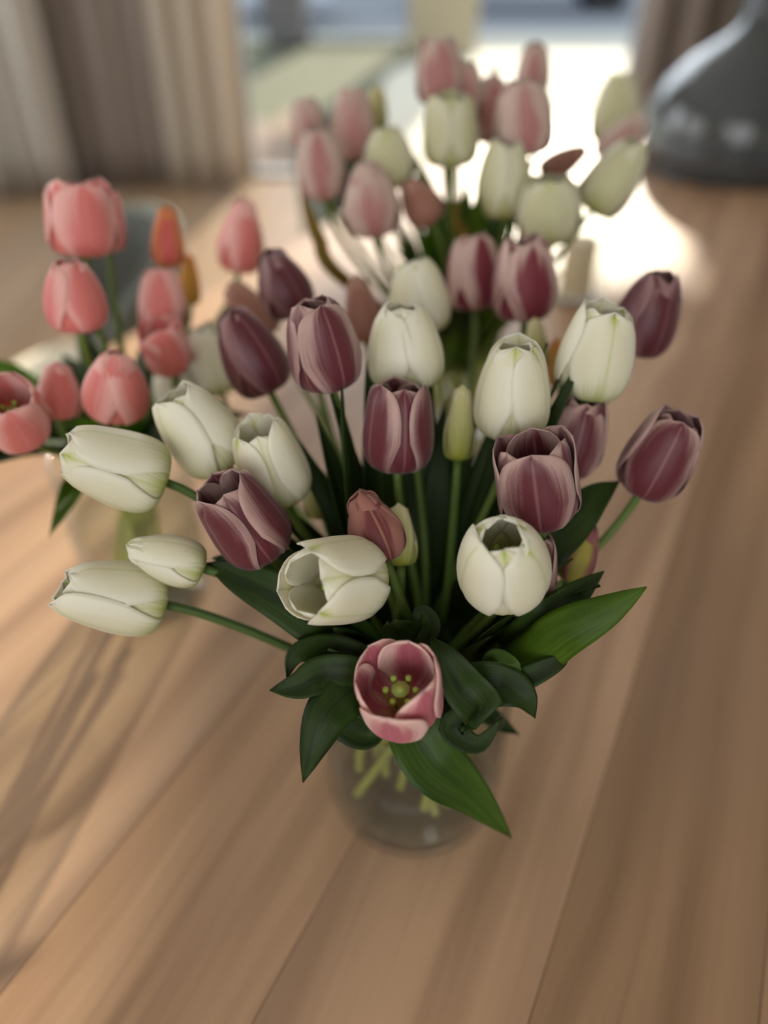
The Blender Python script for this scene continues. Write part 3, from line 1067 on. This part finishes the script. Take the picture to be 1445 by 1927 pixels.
#      key  bq  cx   cy   w    wr    asp  phi tilt kind mouth label
T = [
    ('f1', 1, 531, 533, 104, .048, 1.22, 112, 12, 'dark', .22, 'dark plum tulip at the upper left, touching the pointed coral tulip behind it', dict(roll=20)),
    ('f2', 1, 469, 661, 122, .051, 1.38, 118, 12, 'dark', .26, 'dark plum tulip leaning left with closed lips, below the coral pointed tulip', dict(roll=25, res=HI)),
    ('f3', 1, 605, 648, 140, .051, 1.22, 104, 20, 'purple', .58, 'round mauve tulip just right of the dark leaning one', dict(roll=18, res=HI)),
    ('f4', 1, 761, 650, 146, .056, 1.10, 95, 16, 'white', .48, 'round white tulip directly above the half open plum tulip', dict(roll=62, res=HI)),
    ('f5', 1, 787, 557, 116, .052, 1.18, 98, 12, 'white', .42, 'white tulip half hidden behind the round white one', dict(roll=60)),
    ('f6', 1, 890, 512, 108, .053, 1.25, 93, 8, 'stripe', .55, 'left one of the touching pair of striped plum tulips', dict(roll=30)),
    ('f7', 1, 986, 523, 122, .055, 1.27, 90, 8, 'stripe', .55, 'right one of the touching pair of striped plum tulips', dict(roll=20)),
    ('f8', 1, 1219, 590, 122, .052, 1.26, 68, 14, 'dark', .42, 'dark plum tulip at the upper right edge of the front bouquet', dict(roll=40, res=HI)),
    ('f9', 1, 1124, 661, 146, .054, 1.20, 76, 16, 'white', .50, 'white tulip just below the upper right dark plum tulip', dict(roll=25, res=HI, curl=.2)),
    ('f10', 1, 965, 731, 146, .052, 1.28, 86, 20, 'white', .48, 'tall white tulip in the middle with green tinted petal tips', dict(roll=58, res=HI)),
    ('f11', 1, 1008, 648, 48, .021, 2.0, 92, 10, 'greenbud', .05, 'small pointed white bud behind the tall white tulip', dict(res=LO, group='buds of the front bouquet')),
    ('f11b', 1, 1050, 682, 44, .020, 2.1, 95, 5, 'yellow', .05, 'small yellow green bud squeezed left of the white tulip under the dark plum one', dict(res=LO, group='buds of the front bouquet')),
    ('f12', 1, 1078, 815, 132, .051, 1.20, 72, 24, 'purple', .50, 'dark mauve tulip behind the wide open plum cup', dict(roll=18, res=HI)),
    ('f13', 1, 1010, 903, 160, .053, 1.12, 97, 27, 'purple', .84, 'wide cup shaped plum tulip with pale rims above the round white one', dict(roll=0, res=HI, cover=1.05, notch=.06)),
    ('f14', 1, 1244, 855, 134, .050, 1.26, 62, 20, 'purple', .56, 'plum tulip furthest right on its own slanting stem', dict(roll=14, res=HI)),
    ('f15', 1, 750, 800, 138, .050, 1.24, 88, 20, 'purple', .66, 'half open plum tulip in the centre with parted petals', dict(roll=-48, res=HI, cover=.98)),
    ('f16', 1, 866, 795, 60, .0225, 2.4, 86, 5, 'greenbud', .06, 'slender green and white bud standing in the dark centre', dict(res=LO, group='buds of the front bouquet')),
    ('f17', 1, 216, 878, 152, .053, 1.26, 163, 8, 'white', .56, 'white tulip lying leftward with a green base, upper one on the left', dict(roll=50, res=HI, stem='stem_dark')),
    ('f18', 1, 374, 808, 142, .053, 1.22, 128, 16, 'white', .52, 'white tulip above the lying one, tipped to the upper left', dict(roll=60, res=HI, curl=.1)),
    ('f19', 1, 334, 742, 92, .046, 1.2, 112, 10, 'white', .5, 'blurred white tulip tucked behind the one tipped upper left', dict()),
    ('f19b', 1, 395, 676, 96, .048, 1.35, 108, 10, 'white', .45, 'blurred white tulip behind the dark leaning plum tulip', dict()),
    ('f20', 1, 508, 870, 134, .049, 1.30, 112, 28, 'white', .62, 'white tulip opening upward behind the ragged mauve tulip', dict(roll=58, res=HI, core=True, cover=1.0)),
    ('f21', 1, 458, 977, 146, .050, 1.24, 126, 30, 'purple', .70, 'ragged mauve tulip open to the upper left', dict(roll=-62, res=HI, notch=.08, cover=1.0)),
    ('f22', 1, 312, 1050, 96, .033, 1.50, 163, 5, 'white', .06, 'closed pointed white bud resting above the lowest left tulip', dict(roll=42, res=HI, stem='stem_dark')),
    ('f23', 1, 210, 1121, 142, .049, 1.40, 168, 8, 'white', .54, 'lowest left white tulip, lying sideways on a long stem', dict(roll=48, res=HI, stem='stem_dark')),
    ('f24', 1, 700, 990, 108, .037, 1.30, 112, 10, 'russet', .06, 'closed pointed dusky plum bud above the open white tulip', dict(roll=10, res=HI)),
    ('f25', 1, 752, 1007, 66, .0235, 1.75, 92, 5, 'greenbud', .08, 'yellow green bud peeping out behind the dusky plum bud', dict(res=LO, group='buds of the front bouquet')),
    ('f26', 1, 630, 1092, 172, .055, 1.12, 186, 50, 'white', .74, 'open white tulip facing lower left and showing its green centre', dict(roll=-60, res=HI, core=True, cover=1.0)),
    ('f27', 1, 947, 1055, 182, .056, 1.10, 92, 60, 'white', .44, 'round white tulip facing the viewer with small green heart', dict(roll=60, res=HI, core=True)),
    ('f28', 1, 754, 1300, 162, .049, 1.02, 96, 62, 'rose', .90, 'lowest rose tulip, wide open above the rim of the vase', dict(roll=-24, res=HI, core=True, flares={5: .30, 0: .24, 4: .20, 3: .05}, cover=.95, notch=.07)),
    ('f29', 1, 612, 1158, 90, .036, 1.2, 200, 20, 'purple', .4, 'plum tulip almost hidden below the open white one', dict()),
    ('f30', 1, 1092, 1036, 70, .026, 1.75, 70, 8, 'plumbud', .08, 'narrow green and plum bud right of the round white tulip', dict(roll=10, res=HI, group='buds of the front bouquet')),
    ('f31', 1, 598, 925, 68, .028, 1.5, 105, 10, 'greenbud', .2, 'blurred yellow white bud between the ragged mauve tulip and the dusky bud', dict(group='buds of the front bouquet')),
    ('f32', 1, 985, 1075, 130, .046, 1.2, 85, 30, 'purple', .75, 'plum tulip hidden behind the round white one, only petal edges showing', dict(flares={0: .3})),
    ('f33', 1, 681, 582, 72, .036, 1.75, 100, 5, 'dusky', .08, 'pointed dusky pink bud between the mauve tulip and the white pair', dict(res=LO, group='buds of the front bouquet')),
    ('f34', 1, 470, 585, 84, .044, 1.4, 128, 5, 'dusky', .12, 'dusky pink bud mostly behind the dark leaning tulip', dict(res=LO, group='buds of the front bouquet')),
    # coral bouquet on the left
    ('c1', 2, 152, 411, 132, .060, 1.02, 97, 6, 'coral', .82, 'topmost coral tulip, broad and bright, above all others on the left', dict(roll=10)),
    ('c1b', 2, 204, 416, 62, .030, 1.7, 92, 6, 'coral', .5, 'narrow coral tulip overlapping the right side of the topmost one', dict()),
    ('c2', 2, 139, 555, 116, .049, 1.14, 100, 14, 'coral', .35, 'round coral tulip directly below the topmost one', dict(roll=45)),
    ('c3', 2, 315, 447, 62, .031, 1.7, 92, 5, 'orange', .08, 'orange tipped coral bud standing right of the topmost tulip', dict()),
    ('c3b', 2, 356, 527, 42, .023, 2.2, 92, 5, 'yellow', .06, 'small yellow orange bud behind the orange tipped one', dict()),
    ('c4', 2, 304, 566, 90, .044, 1.30, 94, 8, 'coral', .5, 'coral tulip below the orange tipped bud', dict()),
    ('c5', 2, 311, 652, 92, .043, 1.1, 110, 26, 'coral', .8, 'open coral tulip just above the blurred white one', dict(flares={5: .3})),
    ('c6', 2, 455, 445, 88, .048, 1.50, 84, 5, 'coral', .08, 'pointed coral tulip touching the upper left dark plum one', dict(roll=20)),
    ('c7', 2, 218, 724, 124, .051, 1.08, 92, 28, 'coral', .22, 'egg shaped coral tulip straight above the lying white tulip', dict(roll=60)),
    ('c8', 2, 110, 735, 86, .037, 1.2, 92, 10, 'coral', .06, 'small pointed coral bud left of the egg shaped tulip', dict()),
    ('c9', 2, 22, 777, 128, .050, 1.1, 120, 50, 'coral', .8, 'coral tulip cut by the left edge, open towards the viewer', dict(core=True, flares={1: .2})),
    # back bouquet
    ('b1', 3, 826, 133, 84, .047, 1.35, 92, 4, 'blush', .6, 'highest blush tulip of the back bouquet', dict()),
    ('b1b', 3, 868, 168, 78, .045, 1.35, 84, 8, 'blush', .5, 'blush tulip just below and right of the highest one', dict()),
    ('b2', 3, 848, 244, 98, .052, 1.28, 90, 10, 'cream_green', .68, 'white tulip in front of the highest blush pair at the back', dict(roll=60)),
    ('b3', 3, 985, 222, 106, .055, 1.2, 88, 8, 'blush', .55, 'large blush tulip under the small one at the upper right back', dict()),
    ('b3b', 3, 930, 205, 78, .046, 1.5, 95, 6, 'blush', .35, 'blush tulip between the large one and the highest pair', dict()),
    ('b4', 3, 1004, 130, 60, .036, 1.45, 84, 4, 'blush', .5, 'small blush tulip rising over the large one at the back right', dict()),
    ('b4b', 3, 930, 142, 18, .013, 2.4, 90, 2, 'dusky', .1, 'tiny dusky bud tip rising between the back blush tulips', dict(res=LO)),
    ('b5', 3, 578, 232, 64, .037, 1.35, 98, 4, 'blush', .5, 'furthest left blush tulip of the back bouquet', dict()),
    ('b6', 3, 664, 234, 80, .046, 1.55, 92, 4, 'blush', .5, 'tall blush tulip beside the greenish sliver of a tulip', dict()),
    ('b7', 3, 603, 307, 86, .047, 1.50, 98, 8, 'blush', .5, 'blush tulip overlapping below the furthest left one', dict()),
    ('b8', 3, 706, 208, 46, .029, 1.8, 85, 4, 'greenbud', .3, 'greenish white narrow tulip behind the tall blush one', dict()),
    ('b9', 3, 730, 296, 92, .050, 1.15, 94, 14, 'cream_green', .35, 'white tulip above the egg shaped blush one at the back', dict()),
    ('b10', 3, 698, 375, 102, .053, 1.28, 97, 12, 'blush', .2, 'egg shaped blush tulip lowest in the back bouquet', dict()),
    ('b11', 3, 789, 378, 70, .038, 1.35, 122, 6, 'dusky', .15, 'orange pink bud right of the egg shaped blush tulip', dict()),
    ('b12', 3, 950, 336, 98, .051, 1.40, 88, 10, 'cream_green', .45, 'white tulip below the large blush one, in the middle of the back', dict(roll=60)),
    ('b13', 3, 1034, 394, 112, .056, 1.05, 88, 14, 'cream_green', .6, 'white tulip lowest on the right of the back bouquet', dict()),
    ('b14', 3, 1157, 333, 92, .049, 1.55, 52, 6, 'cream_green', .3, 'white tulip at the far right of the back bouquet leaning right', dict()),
    ('b15', 3, 1170, 262, 58, .037, 1.75, 38, 4, 'blush', .3, 'blush tulip behind the leaning white one at the back', dict()),
    ('b16', 3, 1060, 306, 50, .032, 1.9, 25, 4, 'dusky', .2, 'beige pink drooping bud low between the back white tulips', dict()),
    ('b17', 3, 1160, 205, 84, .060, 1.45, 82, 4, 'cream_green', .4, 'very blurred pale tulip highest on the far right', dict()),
]
for row in T:
    kw = dict(row[12])
    if row[1] == 1 and 'group' not in kw:
        kw['group'] = G2 if row[9] == 'white' else G1
    tulip(*row[:12], **kw)

# ------------------------------------------------------------------ leaves (each one a part of the tulip it grows on)
def leaf(key, idx, pix, width, mat='leaf', **kw):
    """from the stem of a tulip through points seen in the photograph (px, py, depth)"""
    top, path, a = LIVE[key]
    pts = [path[idx]] + [P(*q) for q in pix]
    hint = kw.pop('hint', None)
    mid = pts[len(pts) // 2]
    h = (CAM - mid).normalized() if hint is None else (Vector(hint) + (CAM - mid).normalized() * 0.2)
    return leaf_mesh(top, pts, width, h, M[mat], **kw)


# leaves that stand clear of the bouquet
leaf('f30', 17, [(985, 1240, .50), (1060, 1190, .47), (1140, 1150, .46), (1217, 1104, .455)], .031, 'leaf_bright', seed=1, fold=-.2, ripple=.05)
leaf('f14', 15, [(1010, 1060, .53), (1075, 985, .53), (1120, 935, .54), (1166, 905, .55)], .030, 'leaf', seed=2)
leaf('f14', 17, [(1000, 1190, .50), (1070, 1130, .49), (1136, 1076, .50)], .026, 'leaf', seed=3)
leaf('f28', 18, [(690, 1295, .50), (625, 1330, .475), (592, 1400, .47), (570, 1472, .475)], .031, 'leaf', seed=4, ripple=.06, fold=-.3)
leaf('f26', 18, [(690, 1280, .50), (610, 1270, .485), (560, 1290, .48), (508, 1300, .48)], .026, 'leaf', seed=5)
leaf('f23', 17, [(690, 1250, .51), (620, 1220, .50), (560, 1230, .49), (540, 1275, .49)], .020, 'leaf', seed=6)
leaf('f28', 19, [(770, 1350, .515), (815, 1430, .50), (880, 1490, .515), (958, 1574, .545)], .040, 'leaf_mid', seed=7, ripple=.16, fold=.3, wpos=.45)
leaf('f27', 18, [(880, 1290, .50), (945, 1290, .485), (985, 1310, .48), (1005, 1350, .485)], .028, 'leaf', seed=8)
leaf('f27', 17, [(930, 1300, .50), (990, 1275, .485), (1045, 1250, .48), (1072, 1238, .485)], .016, 'leaf', seed=9)
leaf('f22', 15, [(620, 1190, .51), (540, 1130, .50), (450, 1085, .505), (388, 1060, .51)], .034, 'leaf', seed=10, fold=.15, ripple=.05)
leaf('f23', 15, [(650, 1160, .53), (560, 1090, .53), (480, 1060, .54), (400, 1050, .55)], .036, 'leaf', seed=11)
leaf('f27', 16, [(900, 1330, .49), (870, 1290, .475), (838, 1240, .47), (812, 1200, .475)], .028, 'leaf', seed=12, fold=.4)
leaf('f28', 16, [(880, 1340, .50), (850, 1370, .49), (900, 1400, .49), (945, 1350, .49)], .018, 'leaf', seed=13)
leaf('f25', 16, [(790, 1220, .50), (812, 1175, .485), (790, 1150, .48), (768, 1195, .48)], .012, 'leaf', seed=14)
leaf('f29', 16, [(690, 1300, .50), (650, 1350, .485), (690, 1385, .49), (735, 1370, .49)], .026, 'leaf', seed=15)
leaf('f30', 18, [(900, 1270, .51), (930, 1235, .49), (965, 1245, .48), (980, 1262, .48)], .010, 'leaf_mid', seed=16)
leaf('b10', 15, [(640, 520, .80), (600, 450, .80), (580, 400, .80), (566, 360, .81)], .015, 'leaf_ochre', seed=17)
leaf('b12', 15, [(880, 480, .80), (862, 420, .80), (860, 350, .80)], .014, 'leaf_ochre', seed=18)

# leaves that fill the hearts of the three bouquets
lr = random.Random(11)


def fill(bq, keys, n, hmin, hmax, spread, width, mats, lean=(0, 0), droop=0.0, arc=(0, 360)):
    vloc, vh, nr = VASES[bq]
    for i in range(n):
        key = keys[i % len(keys)]
        top, path, a = LIVE[key]
        s = path[lr.choice((16, 17))]
        ang = R(lr.uniform(*arc))
        out = Vector((math.cos(ang), math.sin(ang), 0))
        hh = lr.uniform(hmin, hmax)
        sp = spread * lr.uniform(0.35, 1.0)
        c = Vector((vloc.x, vloc.y, 0))
        rim = Vector((vloc.x, vloc.y, vloc.z + vh)) + out * nr * 0.8
        tip = Vector((vloc.x + lean[0], vloc.y + lean[1], vloc.z + vh)) + out * (nr + sp) + Vector((0, 0, hh * (1 - droop * sp / spread)))
        midp = rim.lerp(tip, 0.5) + Vector((0, 0, hh * 0.18)) - out * sp * 0.12
        leaf_mesh(top, [s, rim.lerp(s, .35) + Vector((0, 0, .015)), midp, tip], width * lr.uniform(.75, 1.15), (-out if lr.random() < .7 else out) + Vector((0, 0, .3)),
                  M[lr.choice(mats)], fold=lr.uniform(.15, .5), ripple=.09, seed=200 + i + bq * 50, twist=lr.uniform(-.6, .6))


K1 = [r[0] for r in T if r[1] == 1]
K2 = [r[0] for r in T if r[1] == 2]
K3 = [r[0] for r in T if r[1] == 3]
fill(1, K1, 40, .05, .17, .07, .034, ['leaf'], (0.0, .02))
fill(1, K1[3:], 26, .12, .23, .05, .030, ['leaf'], (0.02, .05), arc=(15, 165))
fill(1, K1[7:], 16, -.03, .05, .045, .026, ['leaf'], (0.0, .01))
fill(2, K2, 34, .04, .13, .11, .034, ['leaf', 'leaf', 'leaf_bright'], (-.02, -.02), .4)
fill(3, K3, 30, .08, .17, .08, .036, ['leaf', 'leaf_bright', 'leaf_bright'], (0, 0))
fill(3, K3[2:], 26, .13, .23, .07, .034, ['leaf_mid', 'leaf_bright'], (0, -.01))

# ------------------------------------------------------------------ candle holder and big dark bottle on the table
hp = P(1088, 590, 1.50)
hl = on_table(0, 0)
ray = (P(1088, 580, 1.0) - CAM)
q = CAM + ray * ((TABLE_Z - CAM.z) / ray.z)
hur = thing('candle_holder', (q.x, q.y + .05, TABLE_Z), 'clear glass candle holder with cream candle behind the striped tulip pair', 'candle holder')
lathe('glass_body', [(0, 0), (.05, 0), (.056, .006), (.057, .02), (.054, .19), (.0525, .192), (.051, .19), (.053, .02), (.05, .012), (0, .011)], M['vase'], hur, 36)
M['wax'] = plain('cream_wax', (0.84, 0.76, 0.62), 0.5, 0.4, var=0.05)
cn = thing('candle', (q.x, q.y + .05, TABLE_Z + .0125), 'cream pillar candle standing inside the clear glass holder', 'candle')
lathe('wax', [(0, 0), (.033, 0), (.034, .003), (.034, .105), (.031, .109), (.012, .106), (0, .105)], M['wax'], cn, 28)
v, f = tube_data([Vector((0, 0, .104)), Vector((.001, 0, .112)), Vector((.003, .001, .118))], .001, 6)
me = bpy.data.meshes.new('wick')
me.from_pydata([tuple(x) for x in v], [], f)
link('wick', me, M['steel_black'], cn)

ray = (P(1405, 352, 1.0) - CAM)
q = CAM + ray * ((TABLE_Z - CAM.z) / ray.z)
BR = .255
bot = thing('demijohn', (q.x, q.y + BR * .8, TABLE_Z), 'big dark smoky glass bottle with narrow neck at the right edge', 'bottle')
t = NT('smoky_glass')
M['smoky'] = t.done(t.prin(lin((0.62, 0.66, 0.68)), 0.06, 0.6, Transmission_Weight=0.85, IOR=1.45))
lathe('glass_body', [(0, .006), (.2, .004), (BR - .02, .0), (BR, .02), (BR + .004, .06), (BR, .12), (BR * .97, .17), (BR * .86, .23), (BR * .6, .295), (BR * .30, .345),
                     (.045, .375), (.038, .41), (.036, .50), (.045, .51), (.045, .525), (.033, .53), (.030, .50), (.032, .41), (.04, .37), (BR * .28, .338), (BR * .58, .288),
                     (BR * .84, .223), (BR * .94, .168), (BR * .97, .12), (BR * .97, .04), (BR - .03, .018), (0, .02)], M['smoky'], bot, 56)
